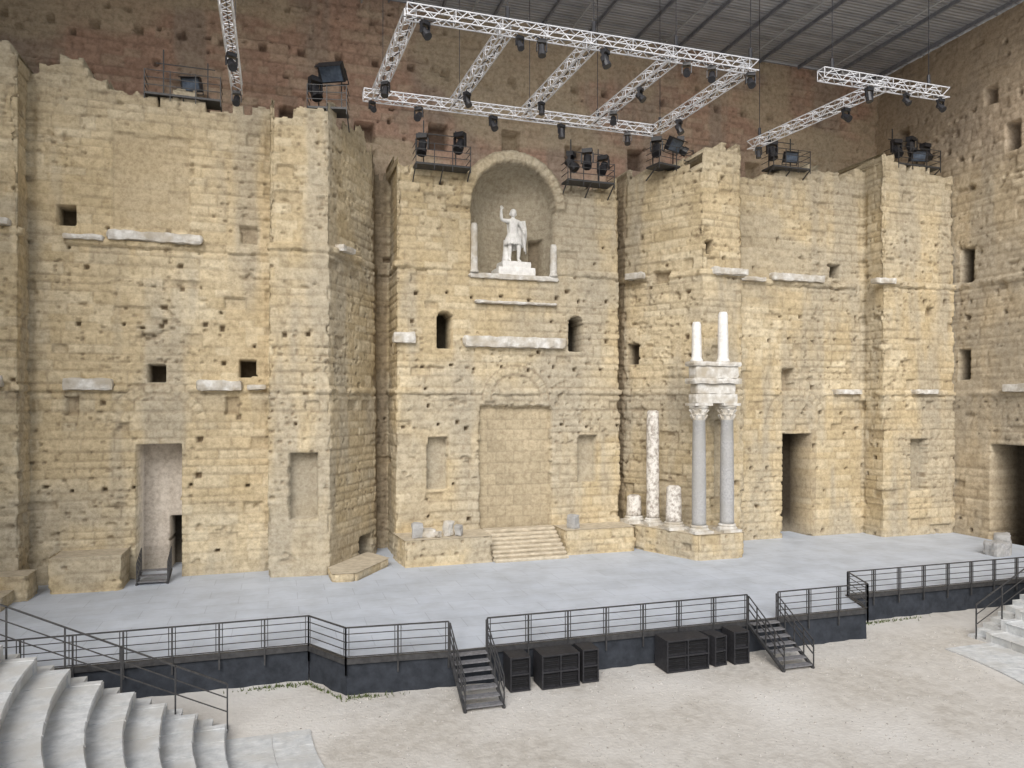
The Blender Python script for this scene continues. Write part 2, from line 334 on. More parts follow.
def top_main(X,Y,S,U,h,seed):
    base=np.array([25.4,25.2,24.2,24.0,23.8,23.7,23.4,23.2,22.6,22.4,22.6,23.2,23.5,23.8,24.5,24.6,24.3,24.7,24.7])[S]
    base=np.where(S==2,np.interp(X,[-23.6,-20.5,-20.2,-13.3],[25.5,25.1,24.4,24.0]),base)
    base=base+1.6*(fbm(U*.30,U*0,5,3)-.5)+.7*(h(np.floor(U/1.05),U*0,9)-.5)+.4*(h(np.floor(U/.55),U*0,19)-.5)
    base=np.round(base/.46)*.46+.22*(vn(U*3,U*0,4)-.5)
    r=3.2**2-(X+.03)**2
    arch=np.where((S==9)&(r>0),20.75+np.sqrt(np.maximum(r,0))+.1*(vn(U*3,U*0,6)-.5),0)
    return np.where(S==9,np.maximum(np.minimum(base,22.9),arch),base)
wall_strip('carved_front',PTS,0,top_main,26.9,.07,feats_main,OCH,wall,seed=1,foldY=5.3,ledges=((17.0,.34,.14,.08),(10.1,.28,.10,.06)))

def feats_back(XX,YY,ZZ,SS,UU,D,C,P,mix):
    for x in (-25.5,-21.3,-17.0,-12.2,-8,-3.6,1,5.2,9.6,14.4,18.6,23,27):
        m=(np.abs(XX-x)<.55)&(ZZ>24.9)&(ZZ<26.3+.3*math.sin(x)); D=np.where(m,.8,D); C=mix(C,P['dk']*.6,m*.8)
    k=np.floor(XX/2.1); f=(XX/2.1-k)*2.1-1.05
    m=(np.abs(f)<.16)&(np.abs(ZZ-29.6)<.2); D=np.where(m,.5,D); C=mix(C,P['dk'],m*.7)
    m=(ZZ>31.6); D=np.where(m,D-.15,D)
    C=mix(C,np.array((.54,.46,.345)),sst(.5,.62,fbm(XX*.12,ZZ*.25,44,3))*.7)
    return D,C
flat=lambda z:(lambda X,Y,S,U,h,seed:np.full(len(X),z))
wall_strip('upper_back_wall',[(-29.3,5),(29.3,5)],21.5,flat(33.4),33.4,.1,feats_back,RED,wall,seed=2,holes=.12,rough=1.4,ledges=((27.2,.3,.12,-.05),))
def feats_side(XX,YY,ZZ,SS,UU,D,C,P,mix):
    for y0,y1,z0,z1,d in ((-6.9,-4.2,0,7.1,2.2),(-3.0,-2.0,17.3,19.6,1.0),(-2.8,-1.95,11.2,13.1,1.0),(-6.1,-5.2,24.8,26.6,1.2),(-4.6,-3.7,28.2,29.3,1.0),(-9,-8,17.5,20,1),(2.2,3.2,27.5,29,1)):
        m=(YY>y0)&(YY<y1)&(ZZ>z0)&(ZZ<z1); D=np.where(m,d,D); C=mix(C,P['dk']*.25,m*.93)
    C=mix(C,np.array((.52,.42,.33)),sst(23,27,ZZ)*.6)
    return D,C
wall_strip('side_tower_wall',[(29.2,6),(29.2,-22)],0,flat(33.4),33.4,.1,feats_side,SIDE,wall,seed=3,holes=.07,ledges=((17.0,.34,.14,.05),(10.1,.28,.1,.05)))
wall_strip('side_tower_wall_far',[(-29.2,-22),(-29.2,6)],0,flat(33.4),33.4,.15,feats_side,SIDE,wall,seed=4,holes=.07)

for i,(x0,x1,y,z0,z1) in enumerate([(-20.5,-16.3,0,17.3,17.75),(-22.3,-20.6,0,17.2,17.45),(-22.3,-20.2,0,10.2,10.75),(-16.6,-14.5,0,10.2,10.7),(-3.05,3.1,1,12.75,13.35),
    (-6.9,-5.7,1,12.85,13.45),(16.3,20.3,0,17.25,17.7),(11.0,13.4,-1.7,17.05,17.45),(7.2,8.4,1.6,17.1,17.5),(-10.2,-8.9,-.7,17.2,17.5),(13.6,15.9,0,17.1,17.35),(21.0,23.2,0,10.2,10.5),(22.6,24.2,-1.7,17.1,17.45),
    (25.6,27.6,-1.7,10.2,10.5),(-14.3,-13.4,0,10.25,10.5),(-25.4,-24.2,-1.7,10.3,10.8),(-25.4,-23.9,-1.7,17.3,17.6),(-2.4,2.5,1,15.2,15.35)]):
    rot=0
    if i in(8,): rot=-1.0
    if i in(9,): rot=1.0
    rough_block('cornice_fragment_%d'%i,x0,x1,y-.28,y+.25,z0,z1,M_MARBLE,wall,rot=rot,amp=.045,seed=i,step=.12)
rough_block('cornice_fragment_tower',28.85,29.3,-7.2,-5.2,10.3,10.75,M_MARBLE,wall,amp=.03,step=.16)
rough_block('niche_sill',-2.7,2.65,.85,1.3,16.6,16.88,M_MARBLE,wall,amp=.04,step=.15)

# ------------------------------------------------------------------ statue
statue=empty('emperor_statue')
SX,SY,SZ=.1,1.7,17.68; SC=1.66
def T(p): return (SX+p[0]*SC*1.08,SY+p[1]*SC,SZ+p[2]*SC)
def skinned(name,nodes,edges,mat,parent,root=0):
    me=bpy.data.meshes.new(name); me.from_pydata([T(n[0]) for n in nodes],edges,[]); me.update()
    o=link(bpy.data.objects.new(name,me),parent)
    md=o.modifiers.new('skin','SKIN'); 
    sv=me.skin_vertices[0].data if me.skin_vertices else None
    if sv is None:
        bm=bmesh.new(); bm.from_mesh(me); bm.verts.layers.skin.verify(); bm.to_mesh(me); bm.free(); sv=me.skin_vertices[0].data
    for i,n in enumerate(nodes):
        sv[i].radius=(n[1]*SC,n[2]*SC if len(n)>2 else n[1]*SC); sv[i].use_root=(i==root)
    ss=o.modifiers.new('sub','SUBSURF'); ss.levels=2; ss.render_levels=2
    me.materials.append(mat); return o
nodes=[((0,0,.95),.16,.12),((0,0,1.12),.15,.11),((0,.0,1.32),.19,.13),((0,0,1.46),.12,.09),((0,0,1.54),.06),((0,-.01,1.62),.07),
 ((-.21,0,1.44),.078),((-.40,-.06,1.46),.062),((-.43,-.12,1.70),.048),((-.43,-.15,1.80),.037),
 ((.21,0,1.43),.078),((.36,.04,1.18),.062),((.33,-.14,1.02),.048),((.30,-.22,1.00),.037),
 ((-.10,0,.88),.11),((-.12,-.03,.50),.085),((-.12,0,.12),.055),((-.14,-.16,.04),.045),
 ((.10,0,.88),.11),((.17,-.10,.50),.085),((.19,.04,.12),.055),((.24,-.10,.04),.045)]
edges=[(0,1),(1,2),(2,3),(3,4),(4,5),(3,6),(6,7),(7,8),(8,9),(3,10),(10,11),(11,12),(12,13),(0,14),(14,15),(15,16),(16,17),(0,18),(18,19),(19,20),(20,21)]
skinned('body',nodes,edges,M_STATUE,statue)
for j,(dx,l) in enumerate(((-.03,.07),(-.01,.085),(.012,.08),(.032,.06))):
    skinned('finger_%d'%j,[((-.43+dx*.6,-.15,1.80),.011),((-.43+dx,-.16,1.84),.010),((-.43+dx*1.2,-.165,1.84+l),.008)],[(0,1),(1,2)],M_STATUE,statue)
skinned('thumb',[((-.41,-.15,1.79),.012),((-.375,-.17,1.82),.010),((-.365,-.18,1.86),.008)],[(0,1),(1,2)],M_STATUE,statue)
b=MB()
vs=[];fs=[];nu,nv=24,18
for i in range(nv+1):
    ph=math.pi*i/nv
    for k in range(nu):
        t=2*math.pi*k/nu; x=math.sin(ph)*math.cos(t); y=math.sin(ph)*math.sin(t); z=math.cos(ph)
        r=.13; sx,sy,sz=.80,.98,1.12
        if z<0: sx*=1-.25*(-z); sy*=1-.1*(-z)
        X0,Y0,Z0=x*sx*r,y*sy*r,z*sz*r
        if y<0:
            nose=math.exp(-((x)**2)/.012-((z+.05)**2)/.05)*.03; Y0-=nose
            for ex in (-.35,.35): Y0+=math.exp(-((x-ex)**2)/.02-((z-.08)**2)/.01)*.014
            Y0-=math.exp(-(x**2)/.08-((z+.48)**2)/.006)*.008; Y0+=math.exp(-(x**2)/.08-((z+.42)**2)/.002)*.006
        if z>.35 or (y>.1 and z>-.4): 
            q=1.08+.05*math.sin(t*9+z*12); X0*=q;Y0*=q;Z0*=q
        vs.append(T((X0,Y0-.02,1.71+Z0)))
for i in range(nv):
    for k in range(nu): fs.append((i*nu+k,(i+1)*nu+k,(i+1)*nu+(k+1)%nu,i*nu+(k+1)%nu))
b.add(vs,fs)
for ex in (-1,1): b.lathe([(.012*SC,-.04*SC),(.024*SC,-.01*SC),(.02*SC,.03*SC)],T((ex*.105,.0,1.69)),8)
b.obj('head',M_STATUE,statue,True)
b=MB(); n=72; vs=[];fs=[]
prof=[(.17,1.02),(.20,.94),(.235,.82),(.26,.70),(.27,.62),(.20,.63)]
for i,(r,z) in enumerate(prof):
    for k in range(n):
        t=2*math.pi*k/n; q=r*(1+.06*math.sin(t*18)*min(1,i/2)); vs.append(T((q*math.cos(t)*1.08,q*math.sin(t)*.82,z-.015*(math.sin(t*18)>0))))
for i in range(len(prof)-1):
    for k in range(n): fs.append((i*n+k,i*n+(k+1)%n,(i+1)*n+(k+1)%n,(i+1)*n+k))
b.add(vs,fs); b.obj('cuirass_skirt',M_STATUE,statue,True)
b=MB(); vs=[];fs=[]; ni,nj=24,26
for i in range(ni+1):
    a=i/ni
    for j in range(nj+1):
        c=j/nj; z=1.50-c*(1.15-.25*a)
        x=-.20+.62*a+ .05*math.sin(c*3); y=.12+.05*math.sin(a*26)*c+.06*c-.10*float(sst(.8,1,np.array(a)))
        vs.append(T((x,y,z)))
for i in range(ni):
    for j in range(nj): q=i*(nj+1)+j; fs.append((q,q+nj+1,q+nj+2,q+1))
b.add(vs,fs); o=b.obj('cloak',M_STATUE,statue,True); md=o.modifiers.new('s','SOLIDIFY'); md.thickness=.06
b=MB(); vs=[];fs=[]
for i in range(13):
    a=i/12
    for j in range(20):
        c=j/19; z=1.12-c*.72; x=.30+.12*a; y=-.12+.18*a+.03*math.sin(a*16)
        vs.append(T((x+.03*c,y,z+.06*math.sin(a*5))))
for i in range(12):
    for j in range(19): q=i*20+j; fs.append((q,q+20,q+21,q+1))
b.add(vs,fs); o=b.obj('cloak_fall',M_STATUE,statue,True); md=o.modifiers.new('s','SOLIDIFY'); md.thickness=.05
b=MB(); b.lathe([(.16*SC,0),(.13*SC,.2*SC),(.09*SC,.5*SC),(.08*SC,.8*SC)],T((-.20,.10,0)),14,.3); b.obj('tree_support',M_STATUE,statue,True)
rough_block('plinth_upper',SX-.8,SX+.95,1.15,2.5,17.33,17.7,M_STATUE,statue,amp=.02,step=.15)
rough_block('plinth_lower',SX-1.05,SX+1.2,1.05,2.8,16.85,17.34,M_STATUE,statue,amp=.02,step=.15)
def small_column(name,x,y,z0,h,r,mat=M_MARBLE,jit=.1):
    b=MB(); b.lathe([(r*1.25,0),(r*1.25,.1),(r*1.05,.16),(r,.25),(r*.99,h*.3),(r*.97,h*.5),(r*.94,h*.75),(r*.92,h*.93),(r*.7,h)],(x,y,z0),20,jit); return b.obj(name,mat,None,True)
small_column('niche_column',-2.4,.95,16.87,2.75,.2,M_MARBLE); small_column('niche_column',2.3,.95,16.87,1.85,.2,M_MARBLE)

# ------------------------------------------------------------------ stage platform
stage=empty('stage_platform'); SH=1.2
poly=[(-29.1,5),(-29.1,-12.5),(-11.8,-12.5),(-10.7,-14.3),(-7.3,-14.6),(10.0,-14.6),(10.8,-12.6),(29.1,-12.6),(29.1,5)]
me=bpy.data.meshes.new('floor'); me.from_pydata([(x,y,SH) for x,y in poly],[],[tuple(range(len(poly)))]); me.materials.append(M_FLOOR)
link(bpy.data.objects.new('stage_floor',me),stage)
b=MB()
for k in range(1,7):
    (x0,y0),(x1,y1)=poly[k],poly[k+1]; n=max(1,int(math.hypot(x1-x0,y1-y0)/.35)); 
    dx,dy=(x1-x0),(y1-y0); l=math.hypot(dx,dy); nx,ny=dy/l,-dx/l
    vs=[];fs=[]
    for i in range(n+1):
        t=i/n; w=.03*math.sin(i*2.1)+.02*math.sin(i*5.3)
        for (z,o) in ((SH-.14,0.0),(.6,w),(0,w*1.6)): vs.append((x0+dx*t+nx*(o-.04),y0+dy*t+ny*(o-.04),z))
    for i in range(n):
        for j in range(2): q=i*3+j; fs.append((q,q+1,q+4,q+3))
    b.add(vs,fs)
b.obj('fascia_skirt',M_BLACK,stage,True)
b=MB()
for k in range(1,7):
    (x0,y0),(x1,y1)=poly[k],poly[k+1]; ang=math.atan2(y1-y0,x1-x0); l=math.hypot(x1-x0,y1-y0); mx,my=(x0+x1)/2,(y0+y1)/2
    b.box(mx-l/2,mx+l/2,my-.06,my+.05,SH-.16,SH+.03,ang)
b.obj('edge_trim',M_STEEL,stage)

def railing(name,path,z,h=1.05,pitch=1.45):
    b=MB()
    for k in range(len(path)-1):
        (x0,y0),(x1,y1)=path[k],path[k+1]; l=math.hypot(x1-x0,y1-y0); n=max(1,round(l/pitch))
        for hh,r in ((h,.032),(h*.80,.018),(h*.55,.018),(h*.32,.018),(.1,.022)):
            b.bar((x0,y0,z+hh),(x1,y1,z+hh),r)
        for i in range(n+1):
            t=i/n; x=x0+(x1-x0)*t; y=y0+(y1-y0)*t; b.bar((x,y,z-.5),(x,y,z+h),.036)
            if i<n:
                q=.10/l
                for tt in (t+q,t+1/n-q): 
                    x=x0+(x1-x0)*tt;y=y0+(y1-y0)*tt; b.bar((x,y,z+.1),(x,y,z+h),.018)
    return b.obj(name,M_STEEL)
e=-.08
railing('stage_railing',[(-29,-12.5+e),(-11.8,-12.5+e),(-10.7,-14.3+e),(-7.35,-14.6+e)],SH)
railing('stage_railing',[(-6.0,-14.6+e),(4.3,-14.6+e)],SH)
railing('stage_railing',[(5.7,-14.6+e),(10.0,-14.6+e),(10.8,-12.6+e),(29,-12.6+e)],SH)

M_GALVD=noise_mat('grey_stair_grating',(.13,.13,.14),(.24,.24,.25),9,.6,.1,.01)
def staircase(name,x0,x1,ytop,z,run,n=7,y_sign=-1):
    g=empty(name); b=MB()
    for i in range(n):
        zz=z-(i)*z/n-.02; yy=ytop+y_sign*run*i/n; y2=yy+y_sign*(run/n*.95); b.box(x0+.04,x1-.04,min(yy,y2),max(yy,y2),zz-.04,zz)
    b.obj('treads',M_GALVD,g)
    b=MB()
    for x in (x0,x1):
        b.bar((x,ytop,z-.08),(x,ytop+y_sign*run,.02),.07)
        for hh in (1.0,.75,.5): b.bar((x,ytop,z+hh),(x,ytop+y_sign*run,hh+.02),.024)
        for i in range(5):
            t=i/4; b.bar((x,ytop+y_sign*run*t,max(0,z*(1-t)-.1)),(x,ytop+y_sign*run*t,z*(1-t)+1.0),.026)
    b.obj('handrails',M_STEEL,g); return g
staircase('metal_staircase',-7.3,-6.05,-14.7,SH,2.1)
staircase('metal_staircase',4.35,5.6,-14.7,SH,2.1)
g=staircase('door_staircase',-19.0,-17.7,-.1,.5,1.3,3); g.location=(0,0,SH+.0)

def speaker(x,y,w,h,d,rot=0,cells=2):
    g=empty('loudspeaker'); g.location=(x,y,0); g.rotation_euler=(0,0,rot)
    b=MB(); t=.05
    b.box(-w/2,w/2,-d/2+.12,d/2,0.02,h); b.box(-w/2,w/2,-d/2,-d/2+.118,.02,.02+t); b.box(-w/2,w/2,-d/2,-d/2+.118,h-t,h)
    for i in range(cells+1):
        xx=-w/2+(w-t)*i/cells; b.box(xx,xx+t,-d/2+.002,-d/2+.118,.02+t+.001,h-t-.001)
    b.box(-w/2+t,w/2-t,-d/2+.004,-d/2+.116,h/2-t/2,h/2+t/2)
    b.obj('cabinet',M_SPK,g)
    b=MB()
    for i in range(cells):
        cx=-w/2+w*(i+.5)/cells; cw=w/cells*.40
        for cz in (h*.27,h*.74):
            for k in range(3):
                zz=cz-.14+k*.13; b.box(cx-cw,cx+cw,-d/2+.05,-d/2+.115,zz,zz+.05)
    b.obj('port_grilles',M_DARK,g)
speaker(-5.15,-15.3,.7,1.15,.8,0,1); speaker(-3.75,-15.35,1.35,1.15,.9,0,2); speaker(-2.6,-15.25,.6,1.15,.8,0,1)
speaker(1.15,-15.25,1.7,1.15,.9,0,2); speaker(2.5,-15.2,.55,1.1,.8,.15,1); speaker(3.4,-15.25,.65,1.2,.8,0,1)

# ------------------------------------------------------------------ podiums
M_PODTOP=noise_mat('podium_top',(.44,.38,.285),(.62,.55,.43),3,.95,.6,.05)
def podium(name,poly,z0,z1,seed,pal=OCH):
    g=empty(name)
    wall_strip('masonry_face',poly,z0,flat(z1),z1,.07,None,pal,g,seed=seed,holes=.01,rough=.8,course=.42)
    me=bpy.data.meshes.new('top'); me.from_pydata([(x,y,z1-.02) for x,y in poly],[],[tuple(range(len(poly)))]); me.materials.append(M_PODTOP)
    link(bpy.data.objects.new('top_slab',me),g)
    return g
PT=SH+1.4
podium('stone_podium',[(-6.9,1.2),(-6.65,-1.4),(-2.0,-1.4),(-2.0,1.2)],SH-.1,PT,11)
podium('stone_podium',[(2.3,1.2),(2.3,-.95),(6.6,-.95),(6.6,1.2)],SH-.1,PT,12)
podium('stone_podium',[(6.75,1.6),(6.75,-.2),(8.5,-4.4),(11.45,-4.4),(11.45,-1.6)],SH-.1,PT,13)
g=empty('stone_steps')
for i in range(8):
    rough_block('step_%d'%i,-1.98,2.28,-1.7+i*.3,1.1,SH-.02 if i==0 else SH+ i*1.4/8+.005,SH+(i+1)*1.4/8,M_PODTOP,g,amp=.015,step=.3,seed=i)
podium('ruined_masonry_block',[(-22.4,.1),(-22.4,-2.0),(-19.5,-2.1),(-19.5,.1)],SH-.1,2.75,14)
podium('ruined_masonry_block',[(-25.6,-1.6),(-25.6,-2.9),(-22.9,-3.0),(-22.9,-1.6)],SH-.1,2.3,15)
podium('ruined_masonry_block',[(-26,-2.9),(-26,-4.4),(-23.4,-4.5),(-23.4,-2.9)],SH-.1,1.75,16)
podium('low_stone_block',[(-10.5,-1.8),(-10.4,-3.5),(-9.3,-3.6),(-7.3,-.6),(-8.2,1.4)],SH-.1,SH+.42,17)

def big_column(name,x,y,z0,z1,r,mat=M_GRANITE):
    g=empty(name); h=z1-z0
    b=MB(); b.box(x-r*1.5,x+r*1.5,y-r*1.5,y+r*1.5,z0-.02,z0+.12)
    b.lathe([(r*1.42,.12),(r*1.45,.18),(r*1.3,.24),(r*1.15,.28),(r*1.28,.33),(r*1.25,.38),(r*1.05,.42)],(x,y,z0),28); b.obj('base',M_MARBLE,g,False)
    b=MB(); b.lathe([(r*1.05,.42),(r,.6),(r*1.0,h*.4),(r*.93,h*.7),(r*.88,h-.95),(r*.93,h-.92)],(x,y,z0),28); b.obj('shaft',mat,g,True)
    b=MB(); b.lathe([(r*.92,h-.92),(r*.98,h-.88),(r*.95,h-.7),(r*1.12,h-.6),(r*1.0,h-.55),(r*1.12,h-.35),(r*1.42,h-.22),(r*1.3,h-.14)],(x,y,z0),24)
    for k in range(8):
        t=2*math.pi*k/8
        for (zz,rr) in ((h-.72,1.1),(h-.45,1.25)):
            a=t+(0.39 if zz>h-.6 else 0); b.bar((x+r*.9*math.cos(a),y+r*.9*math.sin(a),z0+zz-.1),(x+r*rr*1.08*math.cos(a),y+r*rr*1.08*math.sin(a),z0+zz+.1),.07)
    b.box(x-r*1.4,x+r*1.4,y-r*1.4,y+r*1.4,z0+h-.14,z0+h); b.obj('capital',M_MARBLE,g); return g
CY=-3.75
big_column('granite_column',8.95,CY,PT,9.6,.38); big_column('granite_column',10.7,CY,PT,9.6,.38)
g=empty('marble_entablature')
rough_block('architrave',8.5,11.15,CY-.42,CY+.42,9.6,10.1,M_MARBLE,g,amp=.02,step=.14)
rough_block('frieze',8.6,11.05,CY-.36,CY+.36,10.1,10.65,M_MARBLE,g,amp=.02,step=.14,seed=2)
rough_block('cornice_lower',8.35,11.35,CY-.55,CY+.55,10.65,10.95,M_MARBLE,g,amp=.03,step=.12,seed=3)
rough_block('upper_pedestal',8.5,11.2,CY-.42,CY+.42,10.95,11.6,M_MARBLE,g,amp=.02,step=.14,seed=4)
rough_block('cornice_upper',8.3,11.35,CY-.52,CY+.52,11.6,11.85,M_MARBLE,g,amp=.03,step=.12,seed=5)
small_column('marble_column',8.8,CY,11.84,2.15,.27,M_STATUE,.05); small_column('marble_column',10.45,CY,11.84,2.75,.29,M_STATUE,.05)
def drum(name,x,y,z0,h,r,mat=M_MOTTLE,jit=.08):
    g=empty(name); b=MB(); b.box(x-r*1.4,x+r*1.4,y-r*1.4,y+r*1.4,z0-.02,z0+.14); b.lathe([(r*1.35,.14),(r*1.38,.2),(r*1.15,.28),(r*1.2,.34),(r*1.02,.4)],(x,y,z0),20); b.obj('base',M_MARBLE,g)
    b=MB(); n=int(h/.25); prof=[(r*(1-.1*i/max(n,1)),.4+(h-.4)*i/n) for i in range(n+1)]
    prof.append((r*.6,h+.1)); b.lathe(prof,(x,y,z0),24,jit); b.obj('shaft',mat,g,True)
drum('mottled_column',7.85,-.6,PT,6.5,.38); drum('broken_column',8.3,-2.2,PT,2.3,.45); drum('broken_column',7.2,.5,PT,1.5,.45)
for i,(x,y,w,h) in enumerate([(-5.9,-.7,.55,.75),(-4.2,-.6,.5,.8),(-3.7,-.75,.45,.6),(-5.3,-.4,1.0,.35),(3.0,-.3,.6,.75),(-4.9,-.9,.4,.3)]):
    rough_block('marble_fragment',x-w/2,x+w/2,y-w*.4,y+w*.4,PT-.02,PT+h,M_GRANITE if i%2==0 else M_MARBLE,rot=i*.5,amp=.06,step=.12,seed=i+20)
for i,(x,y,w,h) in enumerate([(25.1,-8.0,1.1,.75),(26.0,-7.6,1.0,1.1)]):
    rough_block('stone_rubble',x-w/2,x+w/2,y-w*.4,y+w*.4,SH-.02,SH+h,M_GRANITE,rot=i*.7,amp=.07,step=.15,seed=i+40)

# ------------------------------------------------------------------ ground
me=bpy.data.meshes.new('ground'); G=400; me.from_pydata([(-G,-G,0),(G,-G,0),(G,G,0),(-G,G,0)],[],[(0,1,2,3)]); me.materials.append(M_SAND)
link(bpy.data.objects.new('ground',me))
OC=(0,-16.6)
b=MB(); rg=random.Random(3)
for i in range(4200):
    x=rg.uniform(-13,15); y=rg.uniform(-27,-14.7)
    if math.hypot(x,y-OC[1])>11.6 and y<OC[1]: continue
    r=rg.choice((.015,.02,.02,.03,.045)); a=rg.random()*6
    if y>-15 : r*=1.3
    vs=[(x+r*math.cos(a+k*1.57)*rg.uniform(.7,1.3),y+r*math.sin(a+k*1.57)*rg.uniform(.7,1.3),.0) for k in range(4)]+[(x+r*.2,y,r*.8)]
    b.add(vs,[(0,1,4),(1,2,4),(2,3,4),(3,0,4)])
b.obj('gravel',M_PEB)
b=MB()
for i in range(420):
    c=rg.choice((-11.5,-10.2,-11.9,-13,11.8,13.5)); x=c+rg.gauss(0,.6); yb=-14.8 if -10.7<x<10 else (-12.75 if x<0 else -12.85)
    if -11.8<x<-10.7: yb=-12.7-(x+11.8)*1.64-.15
    if -10.7<x<-7.3: yb=-14.45-(x+10.7)*.09
    y=yb-abs(rg.gauss(0,.13)); hh=rg.uniform(.05,.18); a=rg.random()*6
    b.add([(x-.025*math.cos(a),y-.025*math.sin(a),0),(x+.025*math.cos(a),y+.025*math.sin(a),0),(x+rg.uniform(-.08,.08),y+rg.uniform(-.08,.02),hh)],[(0,1,2)])
b.obj('weeds',M_WEED)
b=MB(); n=110
for k in range(n):
    a0=math.pi+math.pi*k/n+.0008; a1=math.pi+math.pi*(k+1)/n-.0008
    for r0,r1 in ((11.9,12.96),(12.97,14.25)):
        z=.05+.008*random.random()
        vs=[]
        for (r,a) in ((r0,a0),(r1,a0),(r1,a1),(r0,a1)):
            vs.append((OC[0]+r*math.cos(a),OC[1]+r*math.sin(a)))
        b.add([(x,y,-.02) for x,y in vs]+[(x,y,z) for x,y in vs],[(4,5,6,7),(0,1,5,4),(1,2,6,5),(2,3,7,6),(3,0,4,7)])
b.obj('orchestra_paving_ring',M_SEAT)
seat=empty('stone_seating')
b=MB(); NT=16; r0=14.2; dr=.78; dz=.40; n=150
for i in range(NT):
    ra=r0+i*dr; rb=ra+dr; z1=dz*(i+1)
    k=0
    while k<n:
        w=random.choice((2,3,3,4)); k2=min(n,k+w)
        dzj=random.uniform(-.012,.012); drj=random.uniform(-.018,.018)
        pts=[]
        g_=.0006
        for kk in range(k,k2+1):
            a=math.pi+math.pi*kk/n; a+= g_ if kk==k else (-g_ if kk==k2 else 0)
            pts.append((math.cos(a),math.sin(a)))
        m=len(pts); V=[]
        for (c,s_) in pts:
            for (r,z) in ((ra+.05+drj,0 if i==0 else z1-dz-.05),(ra+.03+drj,z1-.10),(ra-.01+drj,z1-.04),(ra+.02+drj,z1+dzj),(rb+.1,z1+dzj)):
                V.append((OC[0]+r*c,OC[1]+r*s_,z))
        F=[]
        for q in range(m-1):
            for j in range(4): F.append((q*5+j,q*5+j+1,(q+1)*5+j+1,(q+1)*5+j))
        F.append(tuple(range(5))); F.append(tuple((m-1)*5+j for j in range(5))[::-1])
        b.add(V,F); k=k2
o=b.obj('tiers',M_SEAT,seat)
b=MB()
for sgn in (-1,1):
    y=OC[1]+.18
    for i in range(NT):
        ra=r0+i*dr; x0,x1=sorted((sgn*(ra+.02),sgn*(ra+dr+.02))); b.box(x0,x1,y-.25,y,-.02,dz*(i+1)+.014)
b.obj('end_walls',M_SEAT,seat)
for sgn in (-1,1):
    b=MB(); 
    for hh,r in ((1.25,.03),(.85,.02),(.45,.02)):
        b.bar((sgn*22.5,OC[1]+.6,4.2+hh),(sgn*14.2,OC[1]+.6,.15+hh),r)
    for i in range(7):
        t=i/6; x=22.5+(14.2-22.5)*t; z=4.2+(.15-4.2)*t; b.bar((sgn*x,OC[1]+.6,max(0,z-.6)),(sgn*x,OC[1]+.6,z+1.25),.03)
    b.obj('cavea_handrail',M_STEEL)
    b=MB()
    for i in range(20):
        b.box(*sorted((sgn*(14.2+i*.41),sgn*(14.2+(i+1)*.41))),OC[1]+.185,OC[1]+1.0,-.02,.2*(i+1)-.1)
    b.obj('access_steps',M_SEAT)

# ------------------------------------------------------------------ roof
roof=empty('canopy_roof')
b=MB(); b.box(-31,31,-12,6.5,33.45,33.6); b.obj('roof_sheet',M_ROOF,roof)
b=MB()
for x in np.arange(-29,29.1,3.2):
    b.box(x-.05,x+.05,-12,4.8,33.2,33.44)
for y in np.arange(-11.5,4.8,1.35): b.bar((-29.1,y,33.3),(29.1,y,33.3),.025)
M_ROOFJ=noise_mat('roof_joist_paint',(.20,.21,.24),(.30,.31,.34),4,.6,0)
b.obj('joists',M_ROOFJ,roof)
b=MB()
for x in np.arange(-27.4,29.1,6.4):
    b.bar((x,-12,32.9),(x,4.7,32.9),.06,6)
    for y in np.arange(-11,4.5,2): b.bar((x,y,32.9),(x,y+1,33.4),.03)
b.obj('tie_tubes',M_GALV,roof)

# ------------------------------------------------------------------ trusses
def stage_light(parent,x,y,z,yaw=0,tilt=.6,sc=1):
    b=MB()
    b.box(-.2*sc,.2*sc,-.14*sc,.14*sc,-.2*sc,-.04*sc); b.bar((0,0,0),(0,0,-.05*sc),.05*sc)
    b.box(-.25*sc,-.2*sc,-.06*sc,.06*sc,-.58*sc,-.2*sc); b.box(.2*sc,.25*sc,-.06*sc,.06*sc,-.58*sc,-.2*sc)
    d=Vector((0,-math.sin(tilt),-math.cos(tilt))); c=Vector((0,0,-.5*sc)); b.bar(c-d*.22*sc,c+d*.12*sc,.16*sc,10); b.bar(c+d*.12*sc,c+d*.3*sc,.19*sc,10)
    o=b.obj('stage_light',M_LAMP,parent); o.location=(x,y,z); o.rotation_euler=(0,0,yaw); return o
def truss(b,a,c,w=.44,bay=.46,rc=.030,rd=.018):
    a=Vector(a);c=Vector(c);d=(c-a);L=d.length;d.normalize();up=Vector((0,0,1)); p=d.cross(up).normalized()
    cs=[(p*s+up*t)*w/2 for s,t in ((-1,-1),(1,-1),(1,1),(-1,1))]
    for q in cs: b.bar(a+q,c+q,rc,6)
    n=int(round(L/bay))
    for i in range(n):
        P0=a+d*L*i/n; P1=a+d*L*(i+1)/n
        for k in range(4):
            q0,q1=cs[k],cs[(k+1)%4]
            if i%2: q0,q1=q1,q0
            b.bar(P0+q0,P1+q1,rd)
            if i%4==0: b.bar(P0+q0,P0+q1,rd)
TZ=24.0
